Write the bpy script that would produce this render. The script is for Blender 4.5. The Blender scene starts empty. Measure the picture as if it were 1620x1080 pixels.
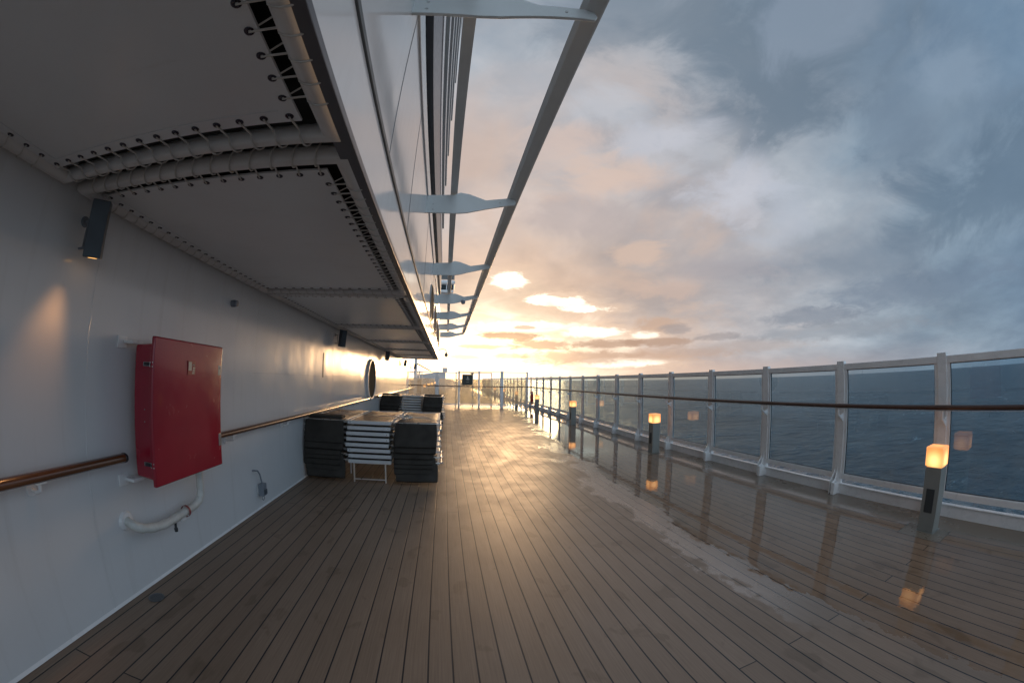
import bpy, math, random
from mathutils import Vector, Matrix
random.seed(11)
PI = math.pi
R = math.radians
sc = bpy.context.scene
COL = sc.collection
H = 1.6                      # eye height over the deck
WX = -2.22                   # deckhouse wall plane
FX = -0.43                   # fascia plane

# ------------------------------------------------------------------ materials
def new_mat(name):
    m = bpy.data.materials.new(name); m.use_nodes = True
    nt = m.node_tree
    return m, nt, nt.nodes['Principled BSDF'], nt.nodes['Material Output']

class N:
    """tiny node helper"""
    def __init__(s, nt): s.nt = nt
    def n(s, t, **kw):
        x = s.nt.nodes.new(t)
        for k, v in kw.items(): setattr(x, k, v)
        return x
    def put(s, sock, v):
        if hasattr(v, 'links') or isinstance(v, bpy.types.NodeSocket): s.nt.links.new(v, sock)
        else: sock.default_value = v
    def m(s, op, a, b=0.0, c=0.0, clamp=False):
        x = s.n('ShaderNodeMath', operation=op); x.use_clamp = clamp
        for i, v in enumerate((a, b, c)): s.put(x.inputs[i], v)
        return x.outputs[0]
    def vm(s, op, a, b=(0, 0, 0)):
        x = s.n('ShaderNodeVectorMath', operation=op)
        s.put(x.inputs[0], a); s.put(x.inputs[1], b)
        return x.outputs['Value'] if op in ('LENGTH', 'DOT_PRODUCT', 'DISTANCE') else x.outputs[0]
    def noise(s, vec, scale=5, detail=4, rough=.5, dist=0, out='Fac'):
        x = s.n('ShaderNodeTexNoise'); s.put(x.inputs['Vector'], vec)
        x.inputs['Scale'].default_value = scale; x.inputs['Detail'].default_value = detail
        x.inputs['Roughness'].default_value = rough; x.inputs['Distortion'].default_value = dist
        return x.outputs[out]
    def ramp(s, fac, stops, interp='LINEAR'):
        x = s.n('ShaderNodeValToRGB'); s.put(x.inputs[0], fac); cr = x.color_ramp; cr.interpolation = interp
        while len(cr.elements) < len(stops): cr.elements.new(0.5)
        for e, (p, c) in zip(cr.elements, stops):
            e.position = p; e.color = c if len(c) == 4 else (*c, 1)
        return x.outputs[0]
    def mr(s, v, a, b, c=0., d=1., smooth=False):
        x = s.n('ShaderNodeMapRange'); x.interpolation_type = 'SMOOTHSTEP' if smooth else 'LINEAR'
        for i, q in enumerate((v, a, b, c, d)): s.put(x.inputs[i], q)
        return x.outputs[0]
    def mix(s, f, a, b, mode='MIX'):
        x = s.n('ShaderNodeMix', data_type='RGBA', blend_type=mode)
        s.put(x.inputs[0], f); s.put(x.inputs[6], a); s.put(x.inputs[7], b)
        return x.outputs[2]
    def sep(s, v):
        x = s.n('ShaderNodeSeparateXYZ'); s.put(x.inputs[0], v); return x.outputs
    def comb(s, x_, y_, z_):
        x = s.n('ShaderNodeCombineXYZ')
        for i, v in enumerate((x_, y_, z_)): s.put(x.inputs[i], v)
        return x.outputs[0]
    def bump(s, h, strength=.3, dist=.01, normal=None):
        x = s.n('ShaderNodeBump'); s.put(x.inputs['Height'], h)
        s.put(x.inputs['Strength'], strength); x.inputs['Distance'].default_value = dist
        if normal is not None: s.put(x.inputs['Normal'], normal)
        return x.outputs[0]

def simple(name, col, rough=.4, metal=0, bump_s=0, bump_scale=30, var=.08, vscale=3, spec=.5, coat=0):
    m, nt, p, o = new_mat(name); k = N(nt)
    tc = k.n('ShaderNodeNewGeometry').outputs['Position']
    f = k.noise(tc, vscale, 5, .6)
    c = k.mix(k.mr(f, .3, .7), [v * (1 - var) for v in col] + [1], [min(1, v * (1 + var)) for v in col] + [1])
    k.put(p.inputs['Base Color'], c)
    k.put(p.inputs['Roughness'], k.mr(k.noise(tc, vscale * 4, 4), .3, .7, max(0, rough - .06), rough + .06))
    p.inputs['Metallic'].default_value = metal
    p.inputs['Specular IOR Level'].default_value = spec
    if coat: p.inputs['Coat Weight'].default_value = coat; p.inputs['Coat Roughness'].default_value = .08
    if bump_s: k.put(p.inputs['Normal'], k.bump(k.noise(tc, bump_scale, 4), bump_s, .01))
    return m

M = {}
def white_gloss(name, rough, wob, wscale, col=(.78, .79, .80), streaks=True):
    m, nt, p, o = new_mat(name); k = N(nt)
    g = k.n('ShaderNodeNewGeometry'); pos = g.outputs['Position']
    f = k.noise(pos, 1.1, 5, .6)
    st = k.noise(k.vm('MULTIPLY', pos, (9, 9, .6)), 1.0, 5, .6)
    c = k.mix(k.mr(f, .3, .7), [v * .94 for v in col] + [1], list(col) + [1])
    c = k.mix(k.mr(st, .56, .78, 0, .22), c, (.46, .43, .38, 1))
    k.put(p.inputs['Base Color'], c)
    r = k.noise(pos, 2.3, 5, .6)
    k.put(p.inputs['Roughness'], k.mr(r, .3, .7, rough * .75, rough * 1.35))
    p.inputs['Specular IOR Level'].default_value = .6
    big = k.noise(k.vm('MULTIPLY', pos, (1, 1.1, .8)), wscale, 3, .45)
    fine = k.noise(pos, 260, 2, .5)
    h = k.m('ADD', big, k.m('MULTIPLY', fine, .003))
    k.put(p.inputs['Normal'], k.bump(h, 1.0, wob))
    return m
M['wall'] = white_gloss('white_wall_paint', .17, .012, 1.3)
M['fascia'] = white_gloss('white_fascia_paint', .10, .006, .9, (.80, .81, .82))
M['white'] = simple('white_metal_paint', (.84, .84, .84), .3, var=.05)
M['whitefar'] = simple('white_far_paint', (.84, .82, .80), .4, var=.06)
M['fabric'] = None
M['tube'] = simple('grey_tube_paint', (.72, .71, .70), .38, var=.05)
M['cord'] = simple('white_cord', (.62, .6, .57), .7, var=.1, vscale=30)
M['grom'] = simple('dark_grommet_metal', (.06, .055, .07), .3, .8)
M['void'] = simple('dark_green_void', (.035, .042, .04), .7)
M['trim'] = simple('grey_seal_strip', (.11, .12, .125), .45)
M['teal'] = simple('dark_teal_panel', (.05, .085, .095), .2, spec=.6)
M['midgrey'] = simple('mid_grey_panel', (.13, .13, .145), .35)
M['paleblue'] = simple('pale_blue_panel', (.45, .53, .57), .2)
M['ribp'] = simple('bracket_paint', (.74, .76, .75), .35, var=.04)
M['beam'] = simple('beam_paint', (.62, .63, .62), .4, var=.05)
M['red'] = simple('red_gelcoat', (.35, .012, .032), .22, var=.12, vscale=2.2, bump_s=.12, bump_scale=3, spec=.5, coat=.3)
M['steel'] = simple('brushed_steel', (.45, .45, .45), .3, .9)
M['alu'] = simple('aluminium', (.66, .68, .70), .36, .3, var=.06)
M['alu_edge'] = simple('aluminium_bright', (.75, .74, .72), .3, .8)
M['black'] = simple('black_fabric', (.046, .041, .036), .8, bump_s=.5, bump_scale=160, var=.25, vscale=6, spec=.25)
M['blackp'] = simple('black_plastic', (.02, .024, .028), .4)
M['sling'] = simple('taupe_sling_mesh', (.15, .105, .075), .42, bump_s=.4, bump_scale=400, var=.12, vscale=5)
M['spot'] = simple('slate_spotlight_paint', (.075, .095, .115), .4)
M['greyp'] = simple('grey_plastic', (.22, .25, .29), .4)
M['pipe'] = simple('white_pipe_wrap', (.66, .66, .62), .45, var=.14, vscale=9, bump_s=.6, bump_scale=28)
M['paper'] = simple('label_paper', (.62, .58, .50), .5, var=.1, vscale=40)
M['bol'] = simple('bollard_paint', (.27, .27, .25), .38, var=.08)
M['vent'] = simple('bollard_vent', (.045, .05, .052), .6)
M['sign'] = simple('black_sign', (.03, .035, .03), .4)
M['buoy'] = simple('red_lifebuoy', (.45, .035, .015), .45, var=.1)
M['grate'] = simple('drain_grate', (.16, .165, .17), .45, .5)
M['darkglass'] = simple('dark_window_glass', (.03, .045, .05), .32, spec=.15)
M['farbits'] = simple('far_equipment', (.14, .15, .15), .5)

M['recess_shade'] = simple('recess_shade_pane', (.03, .042, .045), .85, spec=.04)  # matte pane; the dark of a recess is put into its colour
def wood_mat():
    m, nt, p, o = new_mat('varnished_handrail'); k = N(nt)
    pos = k.n('ShaderNodeNewGeometry').outputs['Position']
    w = k.noise(k.vm('MULTIPLY', pos, (30, .8, 30)), 1.5, 6, .6)
    c = k.ramp(w, [(.3, (.07, .025, .010)), (.6, (.15, .055, .020)), (.8, (.22, .09, .035))])
    k.put(p.inputs['Base Color'], c)
    p.inputs['Roughness'].default_value = .25; p.inputs['Coat Weight'].default_value = .7
    p.inputs['Coat Roughness'].default_value = .12
    return m
M['wood'] = wood_mat()

def fabric_mat():
    m, nt, p, o = new_mat('soffit_canvas'); k = N(nt)
    pos = k.n('ShaderNodeNewGeometry').outputs['Position']
    f = k.noise(pos, .9, 5, .6)
    st = k.noise(k.vm('MULTIPLY', pos, (1.5, 6, 1)), 1.4, 5, .6)
    c = k.mix(k.mr(f, .3, .7), (.71, .73, .75, 1), (.78, .80, .82, 1))
    c = k.mix(k.mr(st, .6, .8, 0, .25), c, (.42, .38, .33, 1))
    k.put(p.inputs['Base Color'], c)
    p.inputs['Roughness'].default_value = .32
    wv = k.noise(pos, 500, 2)
    big = k.noise(pos, 1.2, 2)
    k.put(p.inputs['Normal'], k.bump(k.m('ADD', big, k.m('MULTIPLY', wv, .01)), 1, .012))
    return m
M['fabric'] = fabric_mat()

def glass_mat(name='tinted_rail_glass', tint=(.69, .79, .84, 1), ior=1.72, f0=.015, f1=.06):
    m, nt, p, o = new_mat(name); k = N(nt)
    nt.nodes.remove(p)
    t = k.n('ShaderNodeBsdfTransparent'); t.inputs[0].default_value = tint
    g = k.n('ShaderNodeBsdfGlossy'); g.inputs['Roughness'].default_value = .004
    g.inputs['Color'].default_value = (1, 1, 1, 1)
    fr = k.n('ShaderNodeFresnel'); fr.inputs['IOR'].default_value = ior
    geo = k.n('ShaderNodeNewGeometry')
    nrm = k.bump(k.noise(geo.outputs['Position'], .9, 2), 1, .0012)
    k.put(g.inputs['Normal'], nrm)
    # reflect on the front-facing surface only, so the thin pane mirrors once per face without a dark inside
    fac = k.m('MULTIPLY', fr.outputs[0], k.m('SUBTRACT', 1.0, geo.outputs['Backfacing']))
    # faint salt film; its warm tint imitates golden backlight
    d = k.n('ShaderNodeBsdfTranslucent'); d.inputs['Color'].default_value = (.90, .84, .74, 1)
    film = k.mr(k.noise(k.vm('MULTIPLY', geo.outputs['Position'], (1, 1.5, 1)), 2.5, 5, .6), .3, .75, f0, f1)
    a = k.n('ShaderNodeMixShader'); k.put(a.inputs[0], film); k.put(a.inputs[1], t.outputs[0]); k.put(a.inputs[2], d.outputs[0])
    mx = k.n('ShaderNodeMixShader')
    k.put(mx.inputs[0], fac); k.put(mx.inputs[1], a.outputs[0]); k.put(mx.inputs[2], g.outputs[0])
    nt.links.new(mx.outputs[0], o.inputs[0])
    return m
M['glass'] = glass_mat()
M['salt_glare_glass'] = glass_mat('salt_glare_gate_glass', (.85, .84, .78, 1), 1.5, .22, .42)  # salt film thickened and warmed to stand in for far-end glare

def lamp_mat():
    m, nt, p, o = new_mat('amber_lamp_glass'); k = N(nt)
    tc = k.n('ShaderNodeTexCoord').outputs['Object']
    d = k.vm('LENGTH', k.vm('SUBTRACT', tc, (0, 0, .72)))
    s = k.mr(d, .02, .17, 1, 0, True)
    c = k.mix(s, (1, .33, .07, 1), (1, .66, .28, 1))
    st = k.mr(d, .03, .17, 3.2, .85, True)
    k.put(p.inputs['Base Color'], (.7, .5, .3, 1)); p.inputs['Roughness'].default_value = .25
    k.put(p.inputs['Emission Color'], c); k.put(p.inputs['Emission Strength'], st)
    return m
M['lamp'] = lamp_mat()
def emit(name, col, s):
    m, nt, p, o = new_mat(name)
    p.inputs['Emission Color'].default_value = (*col, 1); p.inputs['Emission Strength'].default_value = s
    p.inputs['Base Color'].default_value = (.2, .2, .2, 1)
    return m
M['lens'] = emit('spot_lens', (1, .5, .13), 2.6)
M['farlamp'] = emit('far_lamp', (1, .45, .15), 3)

# deck planks ------------------------------------------------------
PW = .13403; PX0 = -2.017
def deck_mat():
    m, nt, p, o = new_mat('wet_plank_deck'); k = N(nt)
    pos = k.n('ShaderNodeNewGeometry').outputs['Position']
    s = k.sep(pos); x, y = s[0], s[1]
    # plank coordinates
    u = k.m('DIVIDE', k.m('SUBTRACT', x, PX0), PW)
    idx = k.m('FLOOR', u); f = k.m('SUBTRACT', u, idx)
    e = k.m('MINIMUM', f, k.m('SUBTRACT', 1, f))           # distance to seam in plank widths
    g1 = k.mr(e, .026, .040, 1, 0)
    md = k.m('FLOORED_MODULO', idx, 3.0)
    yo = k.m('ADD', 4.417, k.m('ADD', k.m('MULTIPLY', k.m('GREATER_THAN', md, .5), 3.175),
                              k.m('MULTIPLY', k.m('GREATER_THAN', md, 1.5), -6.35)))
    jy = k.m('FLOORED_MODULO', k.m('ADD', k.m('SUBTRACT', y, yo), 4.7625), 9.525)
    je = k.m('ABSOLUTE', k.m('SUBTRACT', jy, 4.7625))
    g2 = k.mr(je, .0025, .0048, 1, 0)
    g = k.m('MAXIMUM', g1, g2)
    brd = k.m('GREATER_THAN', x, 4.51)                      # plain margin beside the rail
    g = k.m('MULTIPLY', g, k.m('SUBTRACT', 1, brd))
    rnd = k.n('ShaderNodeTexWhiteNoise', noise_dimensions='2D')
    k.put(rnd.inputs['Vector'], k.comb(idx, k.m('FLOOR', k.m('DIVIDE', k.m('SUBTRACT', y, yo), 9.525)), 0))
    rv = rnd.outputs['Value']
    grain = k.noise(k.vm('MULTIPLY', pos, (110, 2.5, 1)), 1, 6, .65)
    blot = k.noise(k.vm('MULTIPLY', pos, (1.2, .8, 1)), 1.6, 5, .6)
    c = k.mix(k.mr(grain, .3, .7), (.242, .172, .124, 1), (.325, .236, .174, 1))
    c = k.mix(k.m('MULTIPLY', rv, .55), c, k.mix(1.0, c, (.80, .79, .78, 1), 'MULTIPLY'))
    c = k.mix(k.mr(blot, .35, .7, 0, .5), c, k.mix(1.0, c, (.72, .70, .66, 1), 'MULTIPLY'))
    spot = k.noise(k.vm('MULTIPLY', pos, (2.0, 1.3, 1)), 2.3, 3, .5, .4)
    c = k.mix(k.mr(spot, .61, .66, 0, .42), c, k.mix(1.0, c, (.55, .52, .46, 1), 'MULTIPLY'))
    c = k.mix(brd, c, (.215, .172, .130, 1))
    # wet masks ------------------------------------------------------
    big = k.noise(k.vm('MULTIPLY', pos, (1, .55, 1)), 1.5, 2, .5)
    jag = k.noise(k.vm('MULTIPLY', pos, (1, .45, 1)), 11, 4, .65)
    yb = k.ramp(k.m('DIVIDE', y, 24.0), [(0.0, (.420,) * 3), (.058, (.405,) * 3), (.09, (.395,) * 3), (.17, (.410,) * 3), (.24, (.425,) * 3),
                                         (.33, (.445,) * 3), (.43, (.500,) * 3), (.56, (.545,) * 3), (.76, (.610,) * 3), (1, (.62,) * 3)])
    yb = k.n('ShaderNodeRGBToBW') if False else yb
    b = k.m('MULTIPLY', yb, 6.0)
    d = k.m('SUBTRACT', x, k.m('ADD', b, k.m('ADD', k.m('MULTIPLY', k.m('SUBTRACT', big, .5), 1.1), k.m('MULTIPLY', k.m('SUBTRACT', jag, .5), .55))))
    pud = k.mr(d, -.006, .012, 0, 1)
    edge = k.m('SUBTRACT', k.mr(d, -.30, -.02, 0, 1, True), pud, clamp=True)      # damp rim before the puddle
    islands = k.mr(k.noise(k.vm('MULTIPLY', pos, (.8, .35, 1)), 1.9, 4, .6), .66, .69, 0, 1)
    nearcurb = k.mr(x, 4.25, 4.62, 0, 1)
    pud = k.m('MULTIPLY', pud, k.m('SUBTRACT', 1, k.m('MAXIMUM', k.m('MULTIPLY', islands, .55), k.m('MULTIPLY', nearcurb, .75))))
    shn = k.noise(k.vm('MULTIPLY', pos, (1, .7, 1)), 2.6, 5, .62)
    damp = k.mr(k.m('ADD', x, k.m('MULTIPLY', k.m('SUBTRACT', jag, .5), .25)), -.30, .12, 0, 1, True)
    film = k.m('ADD', k.mr(d, -2.4, -.05, 0, .60), k.m('MULTIPLY', k.noise(k.vm('MULTIPLY', pos, (.9, .5, 1)), 1.7, 5, .6), .8))
    patches = k.m('MULTIPLY', k.mr(film, .93, .955, 0, 1), k.mr(y, .9, 1.9, 0, 1, True))
    rdry = k.mr(shn, .3, .7, .46, .60)
    rwet = k.mr(shn, .30, .70, .33, .49)
    rwet = k.m('ADD', k.m('MULTIPLY', rwet, k.m('SUBTRACT', 1, patches)), k.m('MULTIPLY', k.mr(shn, .3, .7, .22, .28), patches))
    r = k.m('ADD', k.m('MULTIPLY', rdry, k.m('SUBTRACT', 1, damp)), k.m('MULTIPLY', rwet, damp))
    r = k.m('ADD', k.m('MULTIPLY', r, k.m('SUBTRACT', 1, pud)), k.m('MULTIPLY', .018, pud))
    c = k.mix(k.m('MULTIPLY', damp, .18), c, k.mix(1.0, c, (.72, .70, .68, 1), 'MULTIPLY'))
    c = k.mix(pud, c, k.mix(1.0, c, (1.04, .95, .87, 1), 'MULTIPLY'))
    c = k.mix(g, c, (.012, .016, .022, 1))
    k.put(p.inputs['Base Color'], c); k.put(p.inputs['Roughness'], r)
    k.put(p.inputs['IOR'], k.m('SUBTRACT', k.m('ADD', k.m('ADD', 1.42, k.m('MULTIPLY', damp, .16)), k.m('MULTIPLY', patches, .75)), k.m('MULTIPLY', pud, k.m('ADD', .2, k.m('MULTIPLY', patches, .75)))))
    # sealing bumps
    hh = k.m('SUBTRACT', k.m('MULTIPLY', grain, .12), k.m('MULTIPLY', g, 1.6))
    hh = k.m('ADD', hh, k.m('MULTIPLY', shn, .12))
    n1 = k.bump(hh, k.m('MULTIPLY', k.m('MULTIPLY', k.m('SUBTRACT', 1, pud), k.m('SUBTRACT', 1, k.m('MULTIPLY', patches, .6))), .5), .004)
    rip = k.noise(k.vm('MULTIPLY', pos, (1, .8, 1)), 14, 3, .5)
    n2 = k.bump(rip, k.m('MULTIPLY', pud, .5), .0016, n1)
    k.put(p.inputs['Normal'], n2)
    return m
M['deck'] = deck_mat()

def sea_mat():
    m, nt, p, o = new_mat('open_sea'); k = N(nt)
    pos = k.n('ShaderNodeNewGeometry').outputs['Position']
    s = k.sep(pos)
    w1 = k.noise(k.vm('MULTIPLY', pos, (1, 1.5, 0)), .016, 5, .62, .3)
    w2 = k.noise(k.vm('MULTIPLY', pos, (1, 1.6, 0)), .10, 6, .66, .5)
    w3 = k.noise(k.vm('MULTIPLY', pos, (1, 1.3, 0)), .6, 4, .6)
    h = k.m('ADD', k.m('ADD', k.m('MULTIPLY', w1, 9.0), k.m('MULTIPLY', w2, 3.6)), k.m('MULTIPLY', w3, .35))
    k.put(p.inputs['Normal'], k.bump(h, 1.0, 1.0))
    crest = k.m('MULTIPLY', k.mr(w1, .46, .60), k.mr(k.noise(k.vm('MULTIPLY', pos, (1, 2.4, 0)), .05, 8, .74, .8), .60, .66))
    # churned wake water along the hull
    wk = k.m('MULTIPLY', k.mr(s[0], 90, 58, 0, 1, True), k.mr(k.noise(k.vm('MULTIPLY', pos, (1, .55, 0)), .35, 7, .7, 1.2), .40, .62))
    fo = k.m('MAXIMUM', crest, k.m('MULTIPLY', wk, .95), clamp=True)
    c = k.mix(k.mr(k.m('ADD', k.m('MULTIPLY', w1, .6), k.m('MULTIPLY', w2, .4)), .40, .60), (.005, .026, .050, 1), (.022, .076, .115, 1))  # swell shading put into the colour: dark troughs, paler crests
    c = k.mix(fo, c, (.55, .62, .66, 1))
    k.put(p.inputs['Base Color'], c)
    k.put(p.inputs['Roughness'], k.m('ADD', .22, k.m('MULTIPLY', fo, .5)))
    p.inputs['IOR'].default_value = 1.33
    return m
M['sea'] = sea_mat()

# ------------------------------------------------------------------ mesh helpers
class MB:
    def __init__(s): s.v = []; s.f = []; s.sm = []
    def add(s, vs, fs, smooth=False):
        o = len(s.v); s.v += [tuple(v) for v in vs]
        for f in fs: s.f.append([i + o for i in f]); s.sm.append(smooth)
        return s
    def box(s, x0, x1, y0, y1, z0, z1, mat=None):
        vs = [Vector((x, y, z)) for z in (z0, z1) for y in (y0, y1) for x in (x0, x1)]
        if mat is not None: vs = [mat @ v for v in vs]
        return s.add(vs, [(0, 2, 3, 1), (4, 5, 7, 6), (0, 1, 5, 4), (2, 6, 7, 3), (0, 4, 6, 2), (1, 3, 7, 5)])
    def tube(s, pts, r, n=10, closed=False, caps=True):
        pts = [Vector(p) for p in pts]; m = len(pts); rings = []
        up = None
        for i, p in enumerate(pts):
            a = pts[(i - 1) % m] if (closed or i > 0) else p
            b = pts[(i + 1) % m] if (closed or i < m - 1) else p
            t = (b - a).normalized()
            if up is None:
                up = Vector((0, 0, 1)) if abs(t.z) < .9 else Vector((1, 0, 0))
            e1 = (up - t * up.dot(t)).normalized(); e2 = t.cross(e1); up = e1
            rr = r[i] if isinstance(r, (list, tuple)) else r
            ring = [(e1 * math.cos(2 * PI * j / n) + e2 * math.sin(2 * PI * j / n)) * rr for j in range(n)]
            if closed or 0 < i < m - 1:          # mitre so that corners keep their full width
                d1 = (p - a).normalized(); d2 = (b - p).normalized()
                k = 1 / max(.5, math.sqrt(max(0.05, (1 + d1.dot(d2)) / 2)))
                bis = d2 - d1
                if bis.length > 1e-5 and k > 1.01:
                    bis.normalize(); ring = [o + bis * (o.dot(bis) * (k - 1)) for o in ring]
            rings.append([p + o for o in ring])
        vs = [v for rg in rings for v in rg]; fs = []
        cnt = m if closed else m - 1
        for i in range(cnt):
            for j in range(n):
                a = i * n + j; b = i * n + (j + 1) % n
                c = ((i + 1) % m) * n + (j + 1) % n; d = ((i + 1) % m) * n + j
                fs.append((a, b, c, d))
        if caps and not closed:
            fs.append(tuple(range(n - 1, -1, -1))); fs.append(tuple((m - 1) * n + j for j in range(n)))
        return s.add(vs, fs, True)
    def prism(s, poly, axis, a0, a1, smooth=False):
        """poly: 2-D outline; axis 'x','y','z' extrude; remaining coords in order"""
        def mk(p, a):
            if axis == 'x': return (a, p[0], p[1])
            if axis == 'y': return (p[0], a, p[1])
            return (p[0], p[1], a)
        n = len(poly); vs = [mk(p, a0) for p in poly] + [mk(p, a1) for p in poly]
        fs = [tuple(range(n - 1, -1, -1)), tuple(range(n, 2 * n))] + [(i, (i + 1) % n, n + (i + 1) % n, n + i) for i in range(n)]
        return s.add(vs, fs, smooth)
    def ring(s, y0, y1, z0, z1, wd, x0, x1, wz=None):
        wz = wd if wz is None else wz
        o = [(y0, z0), (y1, z0), (y1, z1), (y0, z1)]; i_ = [(y0 + wd, z0 + wz), (y1 - wd, z0 + wz), (y1 - wd, z1 - wz), (y0 + wd, z1 - wz)]
        vs = [(x, *p) for x in (x0, x1) for p in o + i_]; fs = []
        for a in range(4):
            b = (a + 1) % 4
            fs += [(a, b, 4 + b, 4 + a), (8 + a, 12 + a, 12 + b, 8 + b), (a, 8 + a, 8 + b, b), (4 + a, 4 + b, 12 + b, 12 + a)]
        return s.add(vs, fs)
    def lathe(s, prof, c, axis='z', n=24):
        vs = []; c = Vector(c)
        for r, h in prof:
            for j in range(n):
                a = 2 * PI * j / n; u, w = r * math.cos(a), r * math.sin(a)
                v = {'z': (u, w, h), 'x': (h, u, w), 'y': (u, h, w)}[axis]
                vs.append(c + Vector(v))
        fs = []
        for i in range(len(prof) - 1):
            for j in range(n):
                fs.append((i * n + j, i * n + (j + 1) % n, (i + 1) * n + (j + 1) % n, (i + 1) * n + j))
        return s.add(vs, fs, True)
    def build(s, name, mat, parent=None, bevel=0, loc=None, segs=2):
        me = bpy.data.meshes.new(name); me.from_pydata(s.v, [], s.f); me.update()
        for i, p in enumerate(me.polygons): p.use_smooth = s.sm[i]
        import bmesh
        bm = bmesh.new(); bm.from_mesh(me); bmesh.ops.recalc_face_normals(bm, faces=bm.faces); bm.to_mesh(me); bm.free()
        me.materials.append(mat)
        if any(s.sm):
            try: me.set_sharp_from_angle(angle=R(42))
            except Exception: pass
        o = bpy.data.objects.new(name, me); COL.objects.link(o)
        if parent: o.parent = parent
        if loc is not None: o.location = loc
        if bevel:
            b = o.modifiers.new('bevel', 'BEVEL'); b.width = bevel; b.segments = segs; b.limit_method = 'ANGLE'; b.angle_limit = R(40)
        return o

def tag(o, label=None, cat=None, group=None, kind=None):
    if label: o['label'] = label
    if cat: o['category'] = cat
    if group: o['group'] = group
    if kind: o['kind'] = kind
    return o
def empty(name, loc=(0, 0, 0), label=None, cat=None, group=None):
    o = bpy.data.objects.new(name, None); COL.objects.link(o); o.location = loc
    o.empty_display_size = .1
    return tag(o, label, cat, group)
def copy_tree(o, parent=None):
    c = o.copy(); COL.objects.link(c); c.parent = parent
    for ch in list(o.children): copy_tree(ch, c)
    return c
def relabel(o, label, group=None):
    o['label'] = label
    if group: o['group'] = group

# ------------------------------------------------------------------ setting: deck, margin, sea
tag(MB().box(-14, 4.95, -8, 62, -.25, 0).build('deck', M['deck']), kind='structure')
# low kerb at the deck edge
cb = MB().box(4.95, 4.99, -8, 62, -.25, .13); cb.box(4.93, 4.999, -8, 62, .131, .143)
tag(cb.build('kerb', M['white'], bevel=.003), 'low white steel kerb along the deck edge under the glass screen', 'kerb')
# sea sheet to the horizon
tag(MB().add([(-24000, -24000, -21), (24000, -24000, -21), (24000, 24000, -21), (-24000, 24000, -21)], [(0, 1, 2, 3)]).build('sea', M['sea']), kind='structure')

# ------------------------------------------------------------------ deckhouse wall
WEND = 25.3
w = empty('deckhouse_wall', (0, 0, 0), 'long glossy white painted deckhouse wall on the left side of the deck', 'wall')
MB().box(WX - .25, WX, -8, WEND, 0.002, 3.2).build('wall_plate', M['wall'], w)
# fillet at wall foot
pl = [(WX, .004), (WX + .012, .004), (WX + .004, .010), (WX, .024)]
MB().prism(pl, 'y', -8, WEND - .002, True).build('foot_fillet', M['white'], w)
def weld(y, z0, z1, amp=.004):
    pts = []; n = 60
    for i in range(n + 1):
        z = z0 + (z1 - z0) * i / n
        pts.append((WX - .001, y + random.uniform(-amp, amp), z))
    return MB().tube(pts, [random.uniform(.0015, .0045) for _ in pts], 6)
weld(1.705, .02, 2.48).build('weld_seam', M['wall'], w)
weld(7.15, .02, 2.48).build('weld_seam', M['wall'], w)
weld(13.6, .02, 2.48).build('weld_seam', M['wall'], w)
MB().tube([(WX - .002, y * .5, 1.585 + .0015 * math.sin(y * 3)) for y in range(8, 50)], .006, 6).build('weld_seam', M['wall'], w)
# a narrow service hatch outline
hm = MB()
hm.box(WX, WX + .006, 6.55, 6.60, 1.55, 1.98)
hm.build('hatch', M['trim'], w, .002)

# ------------------------------------------------------------------ porthole
po = empty('porthole', (WX, 10.88, 1.51), 'large round porthole with white rim standing proud of the white wall', 'window')
MB().lathe([(.52, .0), (.585, .0), (.59, .03), (.57, .06), (.54, .062), (.525, .055), (.52, .0)], (0, 0, 0), 'x', 48).build('frame', M['white'], po)
MB().lathe([(.0001, .045), (.523, .045)], (0, 0, 0), 'x', 48).build('pane', M['recess_shade'], po)

# ------------------------------------------------------------------ left handrail (three lengths)
def left_rail(y0, y1, label, end_cap=False, step=1.45, first=None):
    t = empty('wooden_handrail', (WX + .10, y0, 1.0), label, 'handrail', 'varnished handrails along the white wall')
    prof = []
    for j in range(16):
        a = 2 * PI * j / 16
        prof.append((.036 * math.cos(a) * 1.05, .030 * math.sin(a) + .0))
    MB().prism(prof, 'y', 0, y1 - y0, True).build('rail', M['wood'], t)
    if end_cap:
        MB().prism([(p[0] * 1.06, p[1] * 1.06) for p in prof], 'y', y1 - y0 + .001, y1 - y0 + .022, True).build('end_cap', M['blackp'], t, .004)
    y = y0 + (.4 if first is None else first - y0)
    while y < y1 - .05:
        b = MB(); yy = y - y0
        b.tube([(0, yy, -.03), (0, yy, -.07), (-.03, yy, -.085), (-.095, yy, -.085)], .011, 8)
        b.lathe([(.0001, .012), (.032, .012), (.036, 0)], (-.10, yy, -.085), 'x', 16)
        b.box(-.025, .025, yy - .035, yy + .035, -.034, -.026)
        b.build('bracket', M['white'], t)
        y += step
    return t
left_rail(-7, 1.93, 'dark varnished handrail end with black cap on the near wall left of the red cabinet', True, 1.33, 1.26 - 1.33 * 6)
left_rail(3.02, 10.20, 'varnished handrail running from behind the red cabinet to the porthole', False, 1.4, 3.42)
left_rail(11.55, 25.2, 'far varnished handrail on the white wall beyond the porthole', False, 1.5)

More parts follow.
